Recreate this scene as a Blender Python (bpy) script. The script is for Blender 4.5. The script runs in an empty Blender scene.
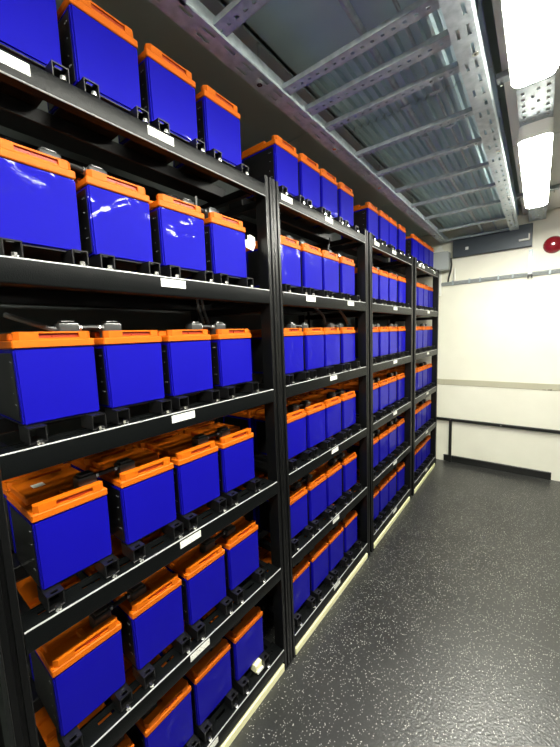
import bpy, bmesh, math, random
from mathutils import Vector, Matrix
random.seed(7)
SC = bpy.context.scene
COL = SC.collection

# ------------------------------------------------------------------ camera
F, YAW, PITCH, ROLL = 331.73, .6622, -.1169, -.038
cam = bpy.data.cameras.new('camera'); cam_o = bpy.data.objects.new('camera', cam); COL.objects.link(cam_o)
cam.sensor_fit = 'VERTICAL'; cam.sensor_height = 36.0; cam.lens = F / 747.0 * 36.0; cam.clip_start = .02
_f = Vector((-math.sin(YAW), math.cos(YAW), 0)); _r = Vector((math.cos(YAW), math.sin(YAW), 0)); _u = Vector((0, 0, 1))
_F = _f * math.cos(PITCH) + _u * math.sin(PITCH); _U = _u * math.cos(PITCH) - _f * math.sin(PITCH)
_R = _r * math.cos(ROLL) + _U * math.sin(ROLL); _U = _U * math.cos(ROLL) - _r * math.sin(ROLL)
m = Matrix((_R, _U, -_F)).transposed().to_4x4(); m.translation = Vector((.867, 0, 1.552)); cam_o.matrix_world = m
SC.camera = cam_o

# ------------------------------------------------------------------ light and exposure
LAMP = 132.0                      # radiance of the fluorescent diffusers
w = bpy.data.worlds.new('world'); SC.world = w; w.use_nodes = True
w.node_tree.nodes['Background'].inputs[0].default_value = (.5, .55, .6, 1)
w.node_tree.nodes['Background'].inputs[1].default_value = 0.0
vs = SC.view_settings
vs.view_transform = 'Standard'; vs.look = 'None'; vs.gamma = 1; vs.use_curve_mapping = False; vs.exposure = 0.0
SC.cycles.use_denoising = True
SC.cycles.max_bounces = 10

# ------------------------------------------------------------------ materials
def mat(name, col, rough=.5, metal=0.0, coat=0.0, coat_r=.1, spec=.5):
    m = bpy.data.materials.new(name); m.use_nodes = True
    b = m.node_tree.nodes['Principled BSDF']
    b.inputs['Base Color'].default_value = (*col, 1); b.inputs['Roughness'].default_value = rough
    b.inputs['Metallic'].default_value = metal; b.inputs['Coat Weight'].default_value = coat
    b.inputs['Coat Roughness'].default_value = coat_r; b.inputs['Specular IOR Level'].default_value = spec
    return m
def nodes(m): return m.node_tree.nodes, m.node_tree.links, m.node_tree.nodes['Principled BSDF']
def noise(m, scale, detail=3, coord='Object', stretch=None, rough=.5):
    n, l, b = nodes(m)
    tc = n.new('ShaderNodeTexCoord'); t = n.new('ShaderNodeTexNoise')
    t.inputs['Scale'].default_value = scale; t.inputs['Detail'].default_value = detail; t.inputs['Roughness'].default_value = rough
    if stretch:
        mp = n.new('ShaderNodeMapping'); mp.inputs['Scale'].default_value = stretch
        l.new(tc.outputs[coord], mp.inputs[0]); l.new(mp.outputs[0], t.inputs['Vector'])
    else: l.new(tc.outputs[coord], t.inputs['Vector'])
    return t
def ramp(m, src, stops):
    n, l, b = nodes(m); r = n.new('ShaderNodeValToRGB')
    while len(r.color_ramp.elements) < len(stops): r.color_ramp.elements.new(.5)
    for e, (p, c) in zip(r.color_ramp.elements, stops):
        e.position = p; e.color = (*c, 1) if len(c) == 3 else c
    l.new(src, r.inputs[0]); return r
def bump(m, src, strength, dist=.002, target='Normal'):
    n, l, b = nodes(m); bp = n.new('ShaderNodeBump'); bp.inputs['Strength'].default_value = strength; bp.inputs['Distance'].default_value = dist
    l.new(src, bp.inputs['Height']); l.new(bp.outputs[0], b.inputs[target]); return bp

M = {}
# battery case: blue plastic under a thin, creased clear film
def make_case(name, seed):
    c = mat(name, (.0038, .0022, .285), .65, coat=.34, coat_r=.08, spec=.08)
    n, l, b = nodes(c)
    oi = n.new('ShaderNodeObjectInfo'); tc = n.new('ShaderNodeTexCoord')
    mul = n.new('ShaderNodeVectorMath'); mul.operation = 'MULTIPLY_ADD'
    l.new(oi.outputs['Random'], mul.inputs[0]); mul.inputs[1].default_value = (31, 57, 83); l.new(tc.outputs['Object'], mul.inputs[2])
    t = n.new('ShaderNodeTexNoise'); t.inputs['Scale'].default_value = 9; t.inputs['Detail'].default_value = 1.5; t.inputs['Distortion'].default_value = 1.2
    l.new(mul.outputs[0], t.inputs['Vector'])
    t2 = n.new('ShaderNodeTexNoise'); t2.inputs['Scale'].default_value = 30; t2.inputs['Detail'].default_value = 2; t2.inputs['Distortion'].default_value = 2
    l.new(mul.outputs[0], t2.inputs['Vector'])
    mx = n.new('ShaderNodeMath'); mx.operation = 'MULTIPLY_ADD'; l.new(t2.outputs[0], mx.inputs[0]); mx.inputs[1].default_value = .10; l.new(t.outputs[0], mx.inputs[2])
    bp = n.new('ShaderNodeBump'); bp.inputs['Strength'].default_value = .8; bp.inputs['Distance'].default_value = .008
    l.new(mx.outputs[0], bp.inputs['Height']); l.new(bp.outputs[0], b.inputs['Coat Normal'])
    return c
M['blue'] = make_case('blue_plastic', 0)
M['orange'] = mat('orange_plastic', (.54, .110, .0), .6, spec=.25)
M['recess'] = mat('orange_recess_shade', (.30, .02, .0), .5)  # darker, redder orange paints shading into the lid pocket
M['black'] = mat('black_paint', (.0028, .003, .0032), .36, spec=.35, coat=.0)
t = noise(M['black'], 700, 1); bump(M['black'], t.outputs[0], .12, .0006)
M['edge'] = mat('beam_paint', (.0036, .0042, .0044), .32, spec=.14)
t = noise(M['edge'], 330, 2); bump(M['edge'], t.outputs[0], .6, .0010)
M['glint'] = mat('glint_bead', (.55, .56, .56), .3, .4)  # pale colour paints the lamp reflection along the beam edges
M['post_edge_glint'] = mat('post_edge_glint', (.014, .014, .014), .22)
M['bracket'] = mat('bracket_black', (.005, .005, .0055), .35, coat=.2)
M['steel'] = mat('bright_steel', (.75, .75, .73), .25, 1.0)
M['zinc'] = mat('galvanised', (.62, .68, .70), .48, .35)
t = noise(M['zinc'], 35, 4); r = ramp(M['zinc'], t.outputs[0], [(.3, (.36, .42, .44)), (.7, (.54, .60, .62))])
n, l, b = nodes(M['zinc']); l.new(r.outputs[0], b.inputs['Base Color'])
M['deck'] = mat('deck_sheet', (.34, .40, .42), .8, 0.0, spec=.2)
t = noise(M['deck'], 6, 4); r = ramp(M['deck'], t.outputs[0], [(.3, (.44, .58, .61)), (.7, (.50, .64, .67))])
n, l, b = nodes(M['deck']); l.new(r.outputs[0], b.inputs['Base Color'])
M['ceil'] = mat('ceiling_paint', (.42, .52, .50), .7)
M['darkwall'] = mat('dark_wall', (.07, .082, .078), .75)
M['greywall'] = mat('charcoal_wall', (.035, .036, .038), .6)
M['wall'] = mat('cream_wall', (.80, .79, .66), .45)
t = noise(M['wall'], 3, 4); r = ramp(M['wall'], t.outputs[0], [(.3, (.82, .81, .68)), (.7, (.88, .87, .74))])
n, l, b = nodes(M['wall']); l.new(r.outputs[0], b.inputs['Base Color'])
t = noise(M['wall'], 240, 2); bump(M['wall'], t.outputs[0], .08, .001)
M['band'] = mat('beige_band', (.50, .48, .35), .6)
M['blk_rail'] = mat('rail_black', (.007, .008, .007), .4)
M['cream'] = mat('cream_strip', (.95, .93, .56), .5)
M['paper'] = mat('label_paper', (.86, .87, .80), .5)
# faint illegible print on the labels
n, l, b = nodes(M['paper']); tc = n.new('ShaderNodeTexCoord'); mp = n.new('ShaderNodeMapping'); mp.inputs['Scale'].default_value = (1, 420, 150)
l.new(tc.outputs['Object'], mp.inputs[0]); t = n.new('ShaderNodeTexNoise'); t.inputs['Scale'].default_value = 1.0; t.inputs['Detail'].default_value = 0
l.new(mp.outputs[0], t.inputs['Vector']); r = ramp(M['paper'], t.outputs[0], [(.30, (.35, .36, .33)), (.38, (.86, .87, .80))]); l.new(r.outputs[0], b.inputs['Base Color'])
M['plain'] = mat('white_card', (.85, .86, .80), .5)
M['cap'] = mat('terminal_cap', (.035, .038, .038), .3, coat=.4)
M['cable'] = mat('cable_black', (.008, .008, .008), .4)
M['greybox'] = mat('grey_enclosure', (.30, .33, .33), .45)
M['duct'] = mat('dark_duct', (.05, .065, .08), .45, .2)
M['red'] = mat('red_enamel', (.30, .010, .018), .25, coat=.6)
M['housing'] = mat('lamp_housing', (.80, .80, .74), .4)
M['lamp'] = mat('lamp_diffuser', (.9, .9, .85), .4)
n, l, b = nodes(M['lamp']); b.inputs['Emission Color'].default_value = (1.0, .985, .87, 1); b.inputs['Emission Strength'].default_value = LAMP
M['stain'] = mat('grease_mark', (.16, .14, .10), .6)
M['seam'] = mat('seam_grey', (.11, .115, .11), .4)
M['mark'] = mat('pale_mark', (.35, .38, .42), .5)
# floor: dark sheet vinyl with pale flecks and an orange-peel relief
fl = M['floor'] = mat('speckled_vinyl', (.04, .042, .04), .33, spec=.85)
n, l, b = nodes(fl); tc = n.new('ShaderNodeTexCoord')
v = n.new('ShaderNodeTexVoronoi'); v.inputs['Scale'].default_value = 125; l.new(tc.outputs['Object'], v.inputs['Vector'])
r1 = ramp(fl, v.outputs['Distance'], [(.13, (1, 1, 1)), (.22, (0, 0, 0))])
nz = n.new('ShaderNodeSeparateColor'); l.new(v.outputs['Color'], nz.inputs[0])
gt = n.new('ShaderNodeMath'); gt.operation = 'GREATER_THAN'; gt.inputs[1].default_value = .30; l.new(nz.outputs[0], gt.inputs[0])
mu = n.new('ShaderNodeMath'); mu.operation = 'MULTIPLY'; l.new(r1.outputs[0], mu.inputs[0]); l.new(gt.outputs[0], mu.inputs[1])
bs = n.new('ShaderNodeTexNoise'); bs.inputs['Scale'].default_value = 2.5; bs.inputs['Detail'].default_value = 5; l.new(tc.outputs['Object'], bs.inputs['Vector'])
rb = ramp(fl, bs.outputs[0], [(.3, (.009, .010, .010)), (.7, (.026, .027, .025))])
mix = n.new('ShaderNodeMix'); mix.data_type = 'RGBA'; l.new(mu.outputs[0], mix.inputs['Factor']); l.new(rb.outputs[0], mix.inputs[6]); mix.inputs[7].default_value = (.80, .80, .73, 1)
l.new(mix.outputs[2], b.inputs['Base Color'])
fb = n.new('ShaderNodeTexNoise'); fb.inputs['Scale'].default_value = 100; fb.inputs['Detail'].default_value = 2.5; l.new(tc.outputs['Object'], fb.inputs['Vector'])
bump(fl, fb.outputs[0], .9, .0021)

# ------------------------------------------------------------------ mesh helpers
def box(bm, x0, x1, y0, y1, z0, z1, bev=0.0, seg=1):
    vs_ = [bm.verts.new((x, y, z)) for x in (x0, x1) for y in (y0, y1) for z in (z0, z1)]
    fs = []
    for q in ((0, 1, 3, 2), (4, 6, 7, 5), (0, 4, 5, 1), (2, 3, 7, 6), (0, 2, 6, 4), (1, 5, 7, 3)):
        fs.append(bm.faces.new([vs_[i] for i in q]))
    if bev:
        ed = list({e for f in fs for e in f.edges})
        bmesh.ops.bevel(bm, geom=ed, offset=bev, segments=seg, affect='EDGES', profile=.5)
    return vs_
def prism(bm, pts, y0, y1):                       # polygon in x-z, extruded along y
    a = [bm.verts.new((x, y0, z)) for x, z in pts]; c = [bm.verts.new((x, y1, z)) for x, z in pts]
    n = len(pts)
    for i in range(n): bm.faces.new((a[i], a[(i + 1) % n], c[(i + 1) % n], c[i]))
    bm.faces.new(a[::-1]); bm.faces.new(c)
def prism_z(bm, pts, z0, z1):                     # polygon in x-y, extruded along z
    a = [bm.verts.new((x, y, z0)) for x, y in pts]; c = [bm.verts.new((x, y, z1)) for x, y in pts]
    n = len(pts)
    for i in range(n): bm.faces.new((a[i], a[(i + 1) % n], c[(i + 1) % n], c[i]))
    bm.faces.new(a[::-1]); bm.faces.new(c)
def tube(bm, pts, r, n=8):
    pts = [Vector(p) for p in pts]; rings = []
    up = Vector((.13, .31, .94))
    for i, p in enumerate(pts):
        d = (pts[min(i + 1, len(pts) - 1)] - pts[max(i - 1, 0)]).normalized()
        s = d.cross(up)
        if s.length < .05: s = d.cross(Vector((1, 0, 0)))
        s.normalize(); q = d.cross(s)
        rings.append([bm.verts.new(p + (s * math.cos(a) + q * math.sin(a)) * r) for a in [2 * math.pi * k / n for k in range(n)]])
    for a, c in zip(rings, rings[1:]):
        for k in range(n): bm.faces.new((a[k], a[(k + 1) % n], c[(k + 1) % n], c[k]))
    bm.faces.new(rings[0][::-1]); bm.faces.new(rings[-1])
def cyl(bm, c, axis, r, h, n=10): 
    a = Vector(c); b_ = a + Vector(axis) * h; tube(bm, [a, b_], r, n)
def plate(bm, o, u, v, nu, nv, thick, holes):     # flat sheet on a grid with real holes: o corner, u v full edge vectors
    o, u, v = Vector(o), Vector(u), Vector(v); nn = u.cross(v).normalized() * thick
    us = nu; vv = nv
    g0 = [[bm.verts.new(o + u * a + v * c) for c in vv] for a in us]
    g1 = [[bm.verts.new(o + u * a + v * c + nn) for c in vv] for a in us]
    solid = lambda i, j: 0 <= i < len(us) - 1 and 0 <= j < len(vv) - 1 and (i, j) not in holes
    for i in range(len(us) - 1):
        for j in range(len(vv) - 1):
            if not solid(i, j): continue
            bm.faces.new((g0[i][j], g0[i][j + 1], g0[i + 1][j + 1], g0[i + 1][j]))
            bm.faces.new((g1[i][j], g1[i + 1][j], g1[i + 1][j + 1], g1[i][j + 1]))
            for (di, dj, a, c) in ((-1, 0, (i, j), (i, j + 1)), (1, 0, (i + 1, j + 1), (i + 1, j)), (0, -1, (i + 1, j), (i, j)), (0, 1, (i, j + 1), (i + 1, j + 1))):
                if not solid(i + di, j + dj):
                    bm.faces.new((g0[c[0]][c[1]], g0[a[0]][a[1]], g1[a[0]][a[1]], g1[c[0]][c[1]]))
def slots(length, pitch, hole):                   # fractions along a strip: returns grid fractions and odd hole cells
    n = max(1, int(length / pitch)); m0 = (length - n * pitch) / 2
    fr = [0.0]; cells = []
    for k in range(n):
        a = m0 + k * pitch + (pitch - hole) / 2
        fr += [a / length, (a + hole) / length]; cells.append(len(fr) - 2)
    return fr + [1.0], cells
def mesh(name, bm, material, smooth=False):
    bmesh.ops.recalc_face_normals(bm, faces=bm.faces)
    me = bpy.data.meshes.new(name); bm.to_mesh(me); bm.free(); me.materials.append(M[material])
    if smooth:
        for p in me.polygons: p.use_smooth = True
        try: me.set_sharp_from_angle(angle=math.radians(35))
        except Exception: pass
    return me
def link(name, me, parent=None, loc=(0, 0, 0)):
    o = bpy.data.objects.new(name, me); COL.objects.link(o); o.location = loc
    if parent: o.parent = parent
    return o
def obj(name, bm, material, parent=None, smooth=False, loc=(0, 0, 0)): return link(name, mesh(name, bm, material, smooth), parent, loc)
def tag(o, label, cat, group=None):
    o['label'] = label; o['category'] = cat
    if group: o['group'] = group
    return o
def thing(name, label, cat, loc=(0, 0, 0), group=None):
    o = bpy.data.objects.new(name, None); COL.objects.link(o); o.location = loc; o.empty_display_size = .05
    return tag(o, label, cat, group)
def struct(name, bm, material, **k):
    o = obj(name, bm, material, **k); o['kind'] = 'structure'; return o
def dup(root, loc):
    r = root.copy(); COL.objects.link(r); r.location = loc
    for ch in root.children:
        c = ch.copy(); COL.objects.link(c); c.parent = r
        for g in ch.children:
            d = g.copy(); COL.objects.link(d); d.parent = c
    return r
NB = bmesh.new

# ------------------------------------------------------------------ layout numbers
BAYS = [(.1636, 1.0626), (1.1537, 2.0154), (2.1308, 2.9746), (3.1176, 3.9134)]
STARTS = [[.2165, .4215, .6135, .8035], [1.197, 1.391, 1.580, 1.787], [2.172, 2.378, 2.570, 2.787], [3.148, 3.340, 3.530, 3.722]]
Z = {r: .1071 + (6 - r) * .4065 for r in range(1, 7)}
BF = -.045                       # x of the battery faces behind the beam face at x = 0
BACK = -.271                     # x of the faces of the rear row
WY = 4.15                        # back wall
RACK = ['fourth rack from back wall', 'third rack from back wall', 'second rack from back wall', 'rack touching back wall corner']
SHELF = ['top', 'second', 'third', 'fourth', 'fifth', 'bottom']
NTH = ['fourth', 'third', 'second', 'first']

# ------------------------------------------------------------------ room shell
bm = NB(); box(bm, -.66, 1.5, -2.2, WY + .1, -.05, 0); floor = struct('floor', bm, 'floor')
bm = NB(); box(bm, .02, 1.45, 1.886, 1.8885, 0, .0006); obj('weld_seam', bm, 'seam', floor)
bm = NB(); box(bm, -.66, 1.5, WY, WY + .1, 0, 2.72); wb = struct('wall_back', bm, 'wall')
bm = NB(); box(bm, -.72, -.62, -2.2, WY, 0, 2.72); struct('wall_left', bm, 'darkwall')
bm = NB(); box(bm, 1.45, 1.55, -2.2, WY + .1, 0, 2.72); struct('wall_right', bm, 'greywall')
bm = NB(); box(bm, -.72, 2.2, -2.3, -2.2, 0, 2.72); struct('wall_front', bm, 'wall')
bm = NB(); box(bm, -.72, 2.2, -2.3, WY + .1, 2.72, 2.8); ceil = struct('ceiling', bm, 'ceil')
# dado band, grease marks on it, black kick plate
bm = NB(); box(bm, -.6, 1.45, WY - .006, WY, .907, .972, .002); tr = struct('trim_1', bm, 'band')
for (x, dx, dz) in ((.935, .03, .005), (.975, .022, .010), (.99, .012, .014)):
    bm = NB(); tube(bm, [(x - dx / 2, WY - .0062, .907 + dz * .3), (x, WY - .0068, .909 + dz * .5), (x + dx / 2, WY - .0062, .906 + dz * .4)], dz * .4, 6); obj('grease_mark', bm, 'stain', tr)
bm = NB(); prism_pts = [(.042, WY), (.042, WY - .010), (1.028, WY - .010), (1.028, WY)]
prism_z(bm, prism_pts, 0, .078); box(bm, .042, 1.028, WY - .03, WY - .008, .072, .080, .002); struct('baseboard_back', bm, 'blk_rail')

# corrugated deck and smooth soffit panels of the ceiling
def corrugated(x0, x1, y0, y1, z, pitch, depth):
    bm = NB(); pts = []; x = x0
    while x < x1 - pitch * .5:
        pts += [(x, z), (x + pitch * .32, z), (x + pitch * .46, z + depth), (x + pitch * .86, z + depth)]; x += pitch
    pts.append((x, z))
    rows = [[bm.verts.new((px, y, pz)) for px, pz in pts] for y in (y0, y1)]
    top = [[bm.verts.new((px, y, pz + .002)) for px, pz in pts] for y in (y0, y1)]
    for i in range(len(pts) - 1):
        bm.faces.new((rows[0][i], rows[0][i + 1], rows[1][i + 1], rows[1][i])); bm.faces.new((top[0][i], top[1][i], top[1][i + 1], top[0][i + 1]))
    return bm
for y0, y1 in ((1.30, 1.765), (1.775, 2.37), (2.38, 3.10), (3.11, 4.14)):
    obj('corrugated_panel', corrugated(.035, .68, y0, y1, 2.610, .040, .016), 'deck', ceil, smooth=False)
for y0, y1 in ((-2.0, -.31), (-.30, .62), (.63, 1.295)):
    bm = NB(); box(bm, .035, .68, y0, y1, 2.610, 2.618, .002); obj('soffit_or_glare_panel', bm, 'deck', ceil)

for y0, y1 in ((-2.0, .95), (.96, 2.55), (2.56, 4.14)):
    bm = NB(); box(bm, .70, 1.44, y0, y1, 2.612, 2.62, .002); obj('soffit_or_glare_panel', bm, 'housing', ceil)  # white panels added to imitate lamp glare beside the lamps
for y0, y1 in ((-2.0, .30), (.31, 1.60), (1.61, 2.90), (2.91, 4.14)):
    bm = NB(); box(bm, -.615, .025, y0, y1, 2.602, 2.61, .002); obj('soffit_or_glare_panel', bm, 'ceil', ceil)

# ------------------------------------------------------------------ ladder tray above the aisle edge
def perforated_bar(width, length, along, pitch, hole, hw, lip):
    """channel lying along +x or +y from the origin: perforated web at z=0 with two upstanding lips"""
    bm = NB(); fr, cells = slots(length, pitch, hole)
    vf = [0, .5 - hw / width / 2, .5 + hw / width / 2, 1]
    L = Vector((1, 0, 0)) if along == 'x' else Vector((0, 1, 0)); W_ = Vector((0, 1, 0)) if along == 'x' else Vector((1, 0, 0))
    u, v = (L * length, W_ * width)
    plate(bm, -v / 2, u, v, fr, vf, .0025 if along == 'x' else -.0025, {(c, 1) for c in cells})
    for s in (-.5, .5):
        c0 = v * s; h = W_ * .0015
        p = c0 - h; q = c0 + h + u
        box(bm, min(p.x, q.x), max(p.x, q.x), min(p.y, q.y), max(p.y, q.y), 0, lip)
    return bm
TZ = 2.475
tray = thing('cable_ladder', 'long galvanised cable ladder with perforated rungs under corrugated ceiling, above the racks', 'cable tray', (0, 0, TZ))
RY = [-1.2, -.80, -.40, 0.0, .40, .80, 1.138, 1.298, 1.452, 1.769, 2.06, 2.376, 2.737, 3.12, 3.60, 4.04]
RW = [.05, .05, .05, .05, .05, .05, .042, .048, .034, .034, .032, .032, .032, .03, .03, .03]
for y, wd in zip(RY, RW):
    o = obj('rung', perforated_bar(wd, .62, 'x', .034, .012, .010, .018), 'zinc', tray, loc=(.045, y, 0))
# side rails: slotted bottom flange, web, top lip
def side_rail(sgn):
    bm = NB(); y0, y1 = -2.0, 4.06; Lg = y1 - y0
    fr, cells = slots(Lg, .085, .045)
    wd = .07
    o_ = (0, y0, 0); plate(bm, o_, (0, Lg, 0), (wd * sgn, 0, 0), fr, [0, .2, .34, .62, .76, 1], .0025 * sgn, {(c, 1) for c in cells} | {(c, 3) for c in cells[::2]})
    box(bm, -.0015, .0015, y0, y1, 0, .036)
    box(bm, min(0, .02 * sgn), max(0, .02 * sgn), y0, y1, .034, .036)
    return bm
o = obj('side_rail', side_rail(-1), 'zinc', tray, loc=(.060, 0, -.004))
o = obj('side_rail', side_rail(-1), 'zinc', tray, loc=(.676, 0, -.004))
for x, y in [(.02, 1.03), (.02, 1.60), (.02, 2.2), (.02, 2.9), (.66, 1.4), (.66, 2.2), (.66, 3.0)]:
    bm = NB(); cyl(bm, (x, y, -.012), (0, 0, 1), .005, .255, 8); cyl(bm, (x, y, -.012), (0, 0, 1), .011, .010, 6); obj('hanger_rod', bm, 'steel', tray)
# corner gussets on the left rail
for y in (.62,):
    bm = NB(); prism_z(bm, [(.05, y - .06), (.05, y + .06), (.16, y + .015), (.16, y - .015)], -.0065, -.003); box(bm, .06, .075, y - .012, y + .012, -.014, -.0065, .003); obj('gusset_plate', bm, 'zinc', tray)
for (nm, x, z, rr, lab) in (('conduit', .371, 2.525, .011, 'bright steel conduit running along the ceiling through middle of cable ladder'), ('conduit', .487, 2.528, .006, 'thin steel conduit running along the ceiling nearer the lamps')):
    bm = NB(); tube(bm, [(x, -2.0, z), (x, 1.5, z), (x, 4.12, z)], rr, 10); o = obj(nm, bm, 'zinc', None, True); tag(o, lab, 'conduit', 'conduits above the cable ladder')
    for y in (1.2, 1.6, 1.9, 2.5, 3.3):
        bm = NB(); box(bm, x - .02, x + .02, y - .01, y + .01, z - rr - .002, z - rr + .001); obj('saddle_clip', bm, 'zinc', o)

# perforated tray over the lamps
def lamp_tray():
    bm = NB(); y0, y1 = -2.0, 4.12; Lg = y1 - y0; fr, cells = slots(Lg, .05, .022)
    plate(bm, (.752, y0, 0), (0, Lg, 0), (.126, 0, 0), fr, [0, .10, .20, .38, .46, .54, .62, .80, .90, 1], -.002,
          {(c, 1) for c in cells} | {(c, 7) for c in cells} | {(c, 3) for c in cells[::2]} | {(c, 5) for c in cells[1::2]})
    for x in (.752, .878): box(bm, x - .0015, x + .0015, y0, y1, 0, .05)
    return bm
lt = thing('lamp_tray', 'narrow perforated steel tray carrying the fluorescent lamps along the ceiling', 'cable tray', (0, 0, 2.535))
obj('perforated_base', lamp_tray(), 'zinc', lt)
for y in (1.80, 3.45):
    bm = NB(); box(bm, .68, .95, y, y + .045, .0505, .075, .002); obj('cross_bar', bm, 'zinc', lt)
for y in (-1.2, .2, 1.82, 3.47):
    for x in (.70, .92):
        bm = NB(); cyl(bm, (x, y, .03), (0, 0, 1), .005, .155, 8); obj('hanger_rod', bm, 'steel', lt)

# ------------------------------------------------------------------ fluorescent lamps
def rrect(x0, x1, y0, y1, r, n=5):
    pts = []
    for cx, cy, a0 in ((x1 - r, y0 + r, -90), (x1 - r, y1 - r, 0), (x0 + r, y1 - r, 90), (x0 + r, y0 + r, 180)):
        for k in range(n + 1):
            a = math.radians(a0 + 90 * k / n); pts.append((cx + r * math.cos(a), cy + r * math.sin(a)))
    return pts
def fluorescent(y0, y1, label):
    t = thing('fluorescent_light', label, 'lamp', (.815, y0, 2.45), 'fluorescent lamps under the ceiling')
    Lg = y1 - y0
    bm = NB(); rings = []
    for z, ins in ((.014, 0), (.010, 0), (.004, .003), (.0, .010)):
        rings.append([bm.verts.new((x, y, z)) for x, y in rrect(-.066 + ins, .066 - ins, ins, Lg - ins, .028)])
    for a, c in zip(rings, rings[1:]):
        n = len(a)
        for k in range(n): bm.faces.new((a[k], a[(k + 1) % n], c[(k + 1) % n], c[k]))
    bm.faces.new(rings[0]); bm.faces.new(rings[-1]); obj('diffuser', bm, 'lamp', t, True)
    bm = NB(); prism_z(bm, rrect(-.070, .070, -.004, Lg + .004, .03), .0145, .0845); obj('housing', bm, 'housing', t)
    for y in (.18, Lg - .18):
        for s in (-1, 1):
            bm = NB(); box(bm, s * .0705 - .002, s * .0705 + .002, y - .012, y + .012, .020, .075, .001); obj('clip', bm, 'steel', t)
fluorescent(-1.16, .09, 'unseen fluorescent lamp added for light at near end of lamp tray, behind the viewer')  # out of view, added behind the camera for its light
fluorescent(.433, 1.683, 'glowing white fluorescent lamp nearer the viewer, at the top of the frame')
fluorescent(2.17, 3.36, 'glowing white fluorescent lamp between the perforated tray and the back wall')

# ------------------------------------------------------------------ things on the back wall
bm = NB(); box(bm, 0, .685, -.055, 0, 0, .21, .004)
d = thing('dark_duct', 'dark blue-grey flat duct along top of the back wall under the ladder end', 'duct', (.100, WY, 2.305)); obj('duct_body', bm, 'duct', d)
bm = NB(); box(bm, .12, .15, -.062, -.055, .06, .09, .003); obj('fixing_plate', bm, 'plain', d)
bm = NB(); box(bm, .58, .665, -.075, -.055, .055, .072, .002); box(bm, .655, .665, -.10, -.055, .055, .11, .002); obj('angle_clip', bm, 'plain', d)
# horizontal conduit bundle
cb = thing('wall_conduit', 'bundle of grey conduits clipped in a level run across the back wall', 'conduit', (0, WY, 2.045))
for dz, rr in ((0, .008), (-.015, .006), (.013, .005)):
    bm = NB(); tube(bm, [(-.03, -.014, dz - .004), (.5, -.014, dz), (1.2, -.014, dz + .002), (1.44, -.014, dz + .003)], rr, 8); obj('pipe', bm, 'greybox', cb, True)
for x in (.10, .26, .36, .52, .64, .93, 1.2):
    bm = NB(); box(bm, x - .008, x + .008, -.026, 0, -.026, .024, .002); obj('clip', bm, 'zinc', cb)
bm = NB(); fr, cells = slots(.24, .045, .02)
plate(bm, (.765, -.030, 0), (0, 0, .24), (.028, 0, 0), fr, [0, .35, .65, 1], .002, {(c, 1) for c in cells}); box(bm, .763, .767, -.032, 0, 0, .24); box(bm, .791, .795, -.032, 0, 0, .24)
st = tag(obj('strut_channel', bm, 'zinc', None, False, (0, WY, 2.035)), 'short pale slotted steel strut standing upright over the wall conduits', 'bracket')
bm = NB(); box(bm, .758, .770, -.040, -.028, -.03, 0, .002); box(bm, .788, .800, -.040, -.028, -.03, 0, .002); box(bm, .760, .798, -.040, -.0265, -.008, .010, .002); obj('conduit_clamp', bm, 'blk_rail', st)
# red alarm bell
bell = thing('alarm_bell', 'round red fire alarm bell high on the back wall beside the lamp', 'bell', (.945, WY, 2.292))
bm = NB(); prof = [(.0, -.062), (.02, -.061), (.045, -.053), (.063, -.040), (.074, -.024), (.078, -.010), (.074, -.008)]
rings = [[bm.verts.new((rr * math.cos(a), y, rr * math.sin(a))) for a in [2 * math.pi * k / 28 for k in range(28)]] for rr, y in prof[1:]]
cv = bm.verts.new((0, prof[0][1], 0))
for k in range(28): bm.faces.new((cv, rings[0][k], rings[0][(k + 1) % 28]))
for a, c in zip(rings, rings[1:]):
    for k in range(28): bm.faces.new((a[k], a[(k + 1) % 28], c[(k + 1) % 28], c[k]))
bm.faces.new(rings[-1]); obj('gong', bm, 'red', bell, True)
bm = NB(); box(bm, -.035, .035, -.012, 0, -.035, .035, .003); obj('base', bm, 'red', bell)
bm = NB(); cyl(bm, (0, -.062, 0), (0, -1, 0), .008, .007, 8); obj('centre_bolt', bm, 'steel', bell)
# grey box hung in the corner
gb = thing('corner_speaker', 'grey wedge-shaped enclosure hung in the corner above the last rack', 'box', (-.005, WY, 2.175))
bm = NB(); pr = [(-.10, -.20), (.085, -.16), (.085, -.04), (-.10, -.06)]
prism_z(bm, pr, 0, .19); bmesh.ops.bevel(bm, geom=list(bm.edges), offset=.008, segments=2, affect='EDGES'); obj('enclosure', bm, 'greybox', gb)
bm = NB(); prism(bm, [(-.075, .19), (.04, .19), (-.005, .270)], -.13, -.122); box(bm, -.06, -.03, -.122, 0, .19, .215, .002); obj('hanging_bracket', bm, 'plain', gb)
bm = NB(); box(bm, -.05, .05, -.05, 0, .06, .11, .002); obj('wall_arm', bm, 'greybox', gb)
bm = NB(); tube(bm, [(.09, -.06, .13), (.096, -.05, .06), (.085, -.03, 0), (.066, -.024, -.07), (.060, -.024, -.115)], .008, 8); obj('cable', bm, 'cable', gb, True)
bm = NB(); tube(bm, [(.115, -.015, .0), (.118, -.012, -.125)], .009, 8); o = tag(obj('white_pipe', bm, 'plain', None, True, (0, WY, 2.20)), 'short white pipe dropping to the wall conduits beside the grey corner box', 'pipe')
bm = NB(); tube(bm, [(-.03, -.015, .0), (-.03, -.012, -.28)], .016, 8); o = tag(obj('white_pipe', bm, 'plain', None, True, (0, WY, 2.195)), 'white pipe below the grey corner box beside the last rack', 'pipe')
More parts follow.
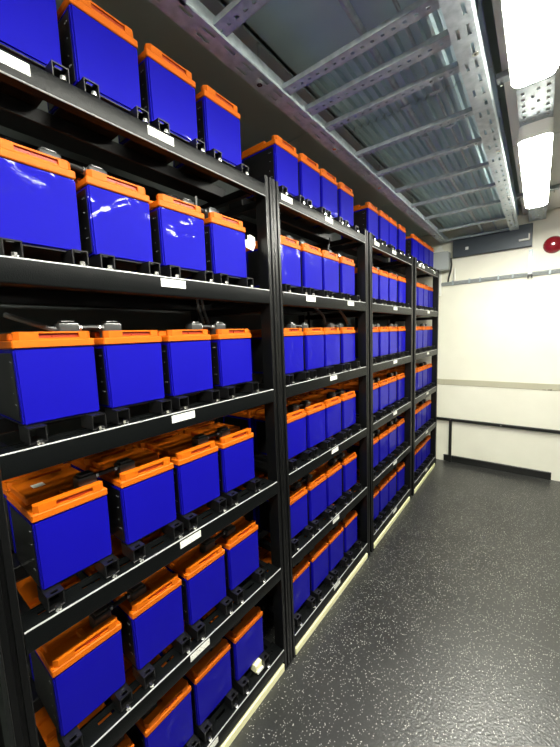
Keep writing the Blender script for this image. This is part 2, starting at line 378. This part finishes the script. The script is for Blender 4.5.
# guard rail
gr = thing('guard_rail', 'black metal guard rail with upright leg along the back wall', 'rail', (0, WY, 0))
bm = NB(); box(bm, -.60, 1.44, -.038, -.012, .492, .522, .003); obj('top_rail', bm, 'blk_rail', gr)
for x in (.112, 1.25):
    bm = NB(); box(bm, x - .014, x + .014, -.040, -.0105, 0, .492, .002); obj('upright', bm, 'blk_rail', gr)
for x in (.112, .595, 1.25):
    bm = NB(); cyl(bm, (x, -.038, .507), (0, -1, 0), .008, .006, 8); obj('screw', bm, 'steel', gr)
    bm = NB(); box(bm, x - .01, x + .01, -.012, 0, .497, .517); obj('spacer', bm, 'blk_rail', gr)

# ------------------------------------------------------------------ racks
def beam_profile(t, r_=.005):
    p = []
    for k in range(0, 5):
        a = math.radians(-90 + 22.5 * k); p.append((-r_ + r_ * math.cos(a), -t + r_ + r_ * math.sin(a)))
    for k in range(0, 5):
        a = math.radians(22.5 * k); p.append((-r_ + r_ * math.cos(a), -r_ + r_ * math.sin(a)))
    return p
def front_beam(L, t):
    bm = NB()
    p = beam_profile(t) + [(-.014, 0), (-.014, -.0032), (-.0065, -.0032), (-.0065, -t + .0035), (-.030, -t + .0035), (-.030, -t)]
    prism(bm, p, 0, L)
    fr, cells = slots(L, .098, .045)
    plate(bm, (-.012, 0, -.003), (0, L, 0), (-.058, 0, 0), fr, [0, .45, .62, 1], -.003, {(c, 1) for c in cells})
    box(bm, -.070, -.067, 0, L, -.022, 0)
    return bm
def rack(i):
    ya, yb = BAYS[i]; L = yb - ya; g = .040
    t = thing('battery_rack', ['black steel six-shelf battery rack, fourth from back wall, closest to the viewer', 'black steel six-shelf battery rack, third from back wall', 'black steel six-shelf battery rack, second from back wall', 'black steel six-shelf battery rack standing in corner by back wall'][i], 'rack', (0, ya, 0), 'battery racks along the left wall')
    for y0 in (-g - .003, L + .003):
        inner = (y0 + g) if y0 < 0 else y0; outer = y0 if y0 < 0 else y0 + g
        for x0, sg in ((0, -1), (-.52, 1)):
            bm = NB(); H = 2.172
            xs = lambda d: x0 + sg * d
            # C-section with a centre groove in its face and returned lips
            pts = [(xs(.0), y0 + .003), (xs(0.0), y0 + g * .36), (xs(.006), y0 + g * .40), (xs(.006), y0 + g * .60), (xs(0.0), y0 + g * .64), (xs(.0), y0 + g - .003), (xs(.003), y0 + g), (xs(.055), y0 + g), (xs(.055), y0), (xs(.003), y0)]
            prism_z(bm, pts, 0.004, H); obj('post', bm, 'black', t)
            if x0 == 0:
                for ye in (y0 + .0012, y0 + g - .0012):
                    bm = NB(); tube(bm, [(-.0012, ye, .01), (-.0012, ye, H)], .0010, 6); obj('glint_bead', bm, 'post_edge_glint', t, True)  # thin bead added to carry a highlight line up the post edges
            bm = NB(); box(bm, min(xs(-.004), xs(.07)), max(xs(-.004), xs(.07)), y0 - .0, y0 + g, 0, .005); obj('foot_plate', bm, 'black', t)
        for z in (.25, .95, 1.65):
            bm = NB(); box(bm, -.466, -.054, y0 + g * .3, y0 + g * .7, z, z + .03); obj('side_brace', bm, 'black', t)
    for r in range(1, 7):
        th = {1: .048, 6: .060}.get(r, .056)
        bm = front_beam(L + .004, th); obj('front_beam', bm, 'edge', t, True, (0, -.002, Z[r]))
        bm = NB(); ze = -th + .0020 if r == 1 else -.0020; tube(bm, [(-.0020, -.001, ze), (-.0020, L + .001, ze)], .0022, 6); obj('glint_bead', bm, 'glint', t, True, (0, 0, Z[r]))  # pale bead added as a painted highlight line on the beam
        bm = NB(); box(bm, -.52, -.466, -.002, L + .002, -.05, .0, .002); obj('rear_beam', bm, 'black', t, False, (0, 0, Z[r]))
        for x0, x1 in ((-.300, -.215), (-.464, -.420)):
            bm = NB(); box(bm, x0, x1, .004, L - .004, -.002, .0375, .002); obj('support_rail', bm, 'black', t, False, (0, 0, Z[r]))
        for y in (.006, L - .030):
            bm = NB(); box(bm, -.468, -.066, y, y + .024, -.03, -.002); obj('cross_bar', bm, 'black', t, False, (0, 0, Z[r]))
    # paper labels stuck on the beams
    labs = [[(1, .230, .068), (1, .566, .082), (2, .570, .085), (3, .571, .085), (4, .566, .081), (5, .571, .081), (6, .580, .080)],
            [(1, 1.166, .078), (1, 1.53, .075), (2, 1.335, .080), (2, 1.765, .080), (3, 1.545, .075), (4, 1.545, .075), (5, 1.542, .075), (6, 1.540, .075)],
            [(1, 2.165, .08), (1, 2.50, .08), (2, 2.53, .08), (3, 2.53, .08), (4, 2.53, .08), (5, 2.53, .08), (6, 2.53, .08)],
            [(1, 3.18, .07), (1, 3.30, .07), (1, 3.72, .07), (2, 3.50, .08), (3, 3.50, .08), (4, 3.50, .08), (5, 3.50, .08), (6, 3.50, .08)]][i]
    for r, y, wd in labs:
        bm = NB(); box(bm, .0002, .0010, 0, wd, -.030, -.007); o = obj('label', bm, 'paper', t, False, (0, y - ya, Z[r])); o['label'] = 'white paper label with faint print'
    return t
for i in range(4): rack(i)
# cream kick strips under the racks
for i, (ya, yb) in enumerate(BAYS):
    bm = NB(); box(bm, -.014, .002, 0, yb - ya, 0, .036, .003)
    tag(obj('kick_strip', bm, 'cream', None, False, (0, ya, 0)), 'pale cream kick strip on the floor under the ' + ['fourth rack from back wall', 'third rack from back wall', 'second rack from back wall', 'rack touching back wall corner'][i], 'strip', 'kick strips under the racks')

# ------------------------------------------------------------------ batteries
BW, BD = .171, .205
def lid_bm():
    bm = NB(); w0, w1 = -.0012, BW + .0012
    box(bm, -BD, .0012, w0, w1, .2155, .2345, .0025)                       # flange all round
    a, c = .008, BW - .008
    # front cap with an open pocket
    p0, p1 = BW * .30, BW * .80
    prism_z(bm, [(-.0245, a), (-.010, a - .003), (.0, a + .006), (.0, p0), (-.0245, p0)], .2340, .2530)
    prism_z(bm, [(-.0245, p1), (.0, p1), (.0, c - .006), (-.010, c + .003), (-.0245, c)], .2340, .2530)
    box(bm, -.0245, -.008, p0, p1, .2340, .2530)
    box(bm, -.0245, -.0015, p0, p1, .2340, .2385); box(bm, -.010, -.0015, p0, p1, .2490, .2530)
    # rear deck
    box(bm, -BD + .003, -.066, a, c, .2340, .2530, .003)
    box(bm, -.066, -.0245, BW * .46, BW * .54, .2340, .2480, .002)
    return bm
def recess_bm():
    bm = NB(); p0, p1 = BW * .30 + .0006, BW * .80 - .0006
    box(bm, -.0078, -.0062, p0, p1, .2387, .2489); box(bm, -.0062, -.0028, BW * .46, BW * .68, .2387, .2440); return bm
def case_bm():
    bm = NB(); vs_ = box(bm, -BD + .003, 0, 0, BW, .0405, .2155)
    for v in bm.verts:
        if v.co.z < .1: v.co.y += .0022 if v.co.y < .05 else -.0022
    bmesh.ops.bevel(bm, geom=list(bm.edges), offset=.004, segments=2, affect='EDGES'); return bm
def bracket_bm():
    bm = NB(); wd = .036; x0, x1 = -.040, .030
    box(bm, x0, x1, 0, wd, 0, .003, .0007); box(bm, x0, x1, 0, .003, .003, .0385, .0007); box(bm, x0, x1, wd - .003, wd, .003, .0385, .0007)
    plate(bm, (x0, 0, .0355), (x1 - x0, 0, 0), (0, wd, 0), [0, .78, .93, 1], [0, .28, .72, 1], .003, {(1, 1)})
    return bm
def bolt_bm():
    bm = NB(); cyl(bm, (.0365, .018, 0), (0, 0, 1), .0075, .003, 10); cyl(bm, (.0365, .018, .003), (0, 0, 1), .0060, .007, 6); return bm
def shade_plate_bm():
    bm = NB(); box(bm, -BD + .006, -.004, .005, BW - .005, .0380, .0415); return bm  # black plate added to paint in shade on the case underside
def print_bm():
    bm = NB(); box(bm, -.036, -.0325, -.0010, -.0006, .185, .1875); return bm
def side_label_bm(right):
    bm = NB(); box(bm, -.185, -.013, *((BW - .0040, BW + .0006) if right else (-.0006, .0040)), .050, .206); return bm
me_shade_plate = mesh('shade_plate', shade_plate_bm(), 'bracket'); me_case = mesh('case', case_bm(), 'blue', True); me_lid = mesh('lid', lid_bm(), 'orange'); me_rec = mesh('handle_recess', recess_bm(), 'recess')
me_br = mesh('mounting_bracket', bracket_bm(), 'bracket'); me_bolt = mesh('bolt', bolt_bm(), 'steel', True); me_sl = [mesh('side_label', side_label_bm(q), 'bracket') for q in (False, True)]; me_pr = mesh('printed_mark', print_bm(), 'mark')
def make_battery(front=True):
    t = thing('battery', '', 'battery'); link('case', me_case, t); q = link('shade_plate', me_shade_plate, t); q['label'] = 'black plate painting in the shade under the case'
    ld = link('lid', me_lid, t); ld['label'] = 'orange plastic lid'
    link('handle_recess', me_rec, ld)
    sl, sr = [link('side_label', q, t) for q in me_sl]; sl['label'] = sr['label'] = 'black side label'
    if front:
        for x, z in ((0, 0), (.009, 0), (.003, -.035), (0, -.072), (.002, -.098), (.010, -.098)):
            link('printed_mark', me_pr, sl, (x, 0, z))
        for y in (.001, BW - .037):
            b_ = link('mounting_bracket', me_br, t, (0, y, .0010)); b_['label'] = 'black square bracket'
            link('bolt', me_bolt, b_)
    return t
proto = make_battery(True); proto_r = make_battery(False); used = [False, False]
ROWDY = {(0, False): (-.001, -.006, -.001, .016), (0, True): (-.001, .0, .0, .003)}
BREAR = {3, 4, 5, 6}
for i in range(4):
    for r in range(1, 7):
        for k, y in enumerate(STARTS[i]):
            jx = random.uniform(-.002, .002); jy = random.uniform(-.003, .003)
            y += ROWDY.get((i, r > 3), (0, 0, 0, 0))[k]; loc = (BF + jx, y + jy, Z[r])
            b_ = proto if not used[0] else dup(proto, loc); used[0] = True; b_.location = loc
            tag(b_, 'blue battery, orange lid, %s from far post on %s shelf, %s' % (NTH[k], SHELF[r - 1], RACK[i]), 'battery', 'front row batteries on the racks')
            if r in BREAR:
                loc = (BACK + jx, y - jy, Z[r])
                b_ = proto_r if not used[1] else dup(proto_r, loc); used[1] = True; b_.location = loc
                tag(b_, 'rear-row blue battery, orange lid, %s from far post, %s shelf, %s' % (NTH[k], SHELF[r - 1], RACK[i]), 'battery', 'rear row batteries on the racks')
# blank grey sticker on one lid
for o in bpy.data.objects:
    if o.get('label', '').startswith('blue battery, orange lid, fourth from far post on fourth shelf, fourth rack'):
        bm = NB(); box(bm, -.150, -.124, .040, .068, .2530, .2536); s_ = obj('sticker', bm, 'plain', o); s_['label'] = 'small pale sticker'

# terminal links between neighbouring batteries
def make_link():
    t = thing('terminal_link', '', 'connector')
    for s in (-1, 1):
        bm = NB(); box(bm, -.020, .020, s * .055 - .024, s * .055 + .024, 0, .040, .005, 2); box(bm, -.015, .015, s * .055 - .017, s * .055 + .017, .0395, .0465, .004, 2)
        c = obj('terminal_cap', bm, 'cap', t, True)
        bm = NB(); cyl(bm, (0, s * .032, .028), (0, -s, 0), .009, .010, 8); obj('collar', bm, 'steel', c, True)
    bm = NB(); tube(bm, [(0, -.034, .028), (0, -.012, .029), (.001, .0, .0295), (0, .012, .029), (0, .034, .028)], .007, 8); obj('cable', bm, 'cable', t, True)
    return t
lk = make_link(); first = True
for i in range(4):
    for r in range(2, 7):
        for k in (0, 2):
            yc = (STARTS[i][k] + BW + STARTS[i][k + 1]) / 2
            dy = (ROWDY.get((i, r > 3), (0, 0, 0, 0))[k] + ROWDY.get((i, r > 3), (0, 0, 0, 0))[k + 1]) / 2; loc = (BF - .0455, yc + dy, Z[r] + .2347)
            o = lk if first else dup(lk, loc); first = False; o.location = loc
            tag(o, 'capped terminal link across %s pair of batteries on %s shelf, %s' % ('nearer' if k == 0 else 'farther', SHELF[r - 1], RACK[i]), 'connector', 'terminal links on the batteries')

# ------------------------------------------------------------------ loose cables, tag, connector
def cable(pts, r_, label, m_='cable'):
    bm = NB(); P = [Vector(p) for p in pts]; out = []
    for k in range(len(P) - 1):
        p0, p1, p2, p3 = P[max(k - 1, 0)], P[k], P[k + 1], P[min(k + 2, len(P) - 1)]
        for s in range(6):
            t_ = s / 6; out.append(.5 * ((2 * p1) + (p2 - p0) * t_ + (2 * p0 - 5 * p1 + 4 * p2 - p3) * t_ ** 2 + (3 * p1 - p0 - 3 * p2 + p3) * t_ ** 3))
    out.append(P[-1]); tube(bm, out, r_, 8); return tag(obj('cable', bm, m_, None, True), label, 'cable', 'loose cables on the racks')
M['cable_grey'] = mat('cable_grey', (.07, .075, .075), .4)
z3 = Z[3] + .2534
cable([(-.16, .24, z3 + .045), (-.13, .27, z3 + .028), (-.10, .31, z3 + .010), (-.09, .335, z3 + .004)], .007, 'grey cable sagging onto the first lid of third shelf, fourth rack from back wall', 'cable_grey')
for dy, nm in ((0, 'left-bending'), (.022, 'straight')):
    cable([(-.10, .80 + dy, z3 + .022), (-.12, .80 + dy, z3 + .07), (-.125, .795 + dy, z3 + .118)], .005, 'thin %s cable rising from link of third shelf, fourth rack from back wall' % ('curved' if dy == 0 else 'upright'), 'cable_grey')
z2 = Z[2] + .2534
cable([(-.10, .80, z2 + .006), (-.098, .798, z2 + .055)], .004, 'short cable end standing on farther link of second shelf, fourth rack from back wall', 'cable_grey')
cable([(-.11, 1.70, z3 + .022), (-.12, 1.69, z3 + .07), (-.14, 1.64, z3 + .115)], .008, 'curved cable rising behind the lids of third shelf, third rack from back wall', 'cable_grey')
cable([(-.10, 1.965, z3 + .025), (-.10, 1.93, z3 + .060), (-.10, 1.86, z3 + .105)], .008, 'slanting grey cable above last battery of third shelf, third rack from back wall', 'cable_grey')
cable([(-.10, 1.72, z2 + .02), (-.095, 1.735, z2 + .07), (-.095, 1.74, z2 + .10)], .004, 'thin cable standing behind lids of second shelf, third rack from back wall', 'cable_grey')
cable([(-.10, 3.19, z3 + .02), (-.10, 3.15, z3 + .06), (-.11, 3.24, z3 + .105)], .009, 'bent black cable above lids of third shelf, rack touching back wall corner')
bm = NB(); prism(bm, [(-.030, -.022), (.012, -.030), (.026, -.006), (.024, .024), (-.004, .030), (-.008, .022), (-.016, .026), (-.016, .010), (-.034, .004)], 0, .004)
for v in bm.verts: v.co = Vector((v.co.y - .001, v.co.x, v.co.z))
o = tag(obj('white_tag', bm, 'plain', None, False, (-.052, 1.020, Z[2] + .185)), 'torn white tag beside far end battery of second shelf, fourth rack from back wall', 'tag')
bm = NB(); tube(bm, [(.0, -.030, .0), (.0, -.045, .006)], .003, 6); obj('tie', bm, 'plain', o)
ps = thing('connector_block', 'cream connector block lying on the bottom shelf, fourth rack from back wall', 'connector', (-.036, .905, Z[6]))
bm = NB(); box(bm, -.028, .006, 0, .045, .0, .036, .004, 2); obj('body', bm, 'cream', ps)
bm = NB(); box(bm, .0065, .016, .002, .046, .0, .012, .002); obj('tab', bm, 'plain', ps)
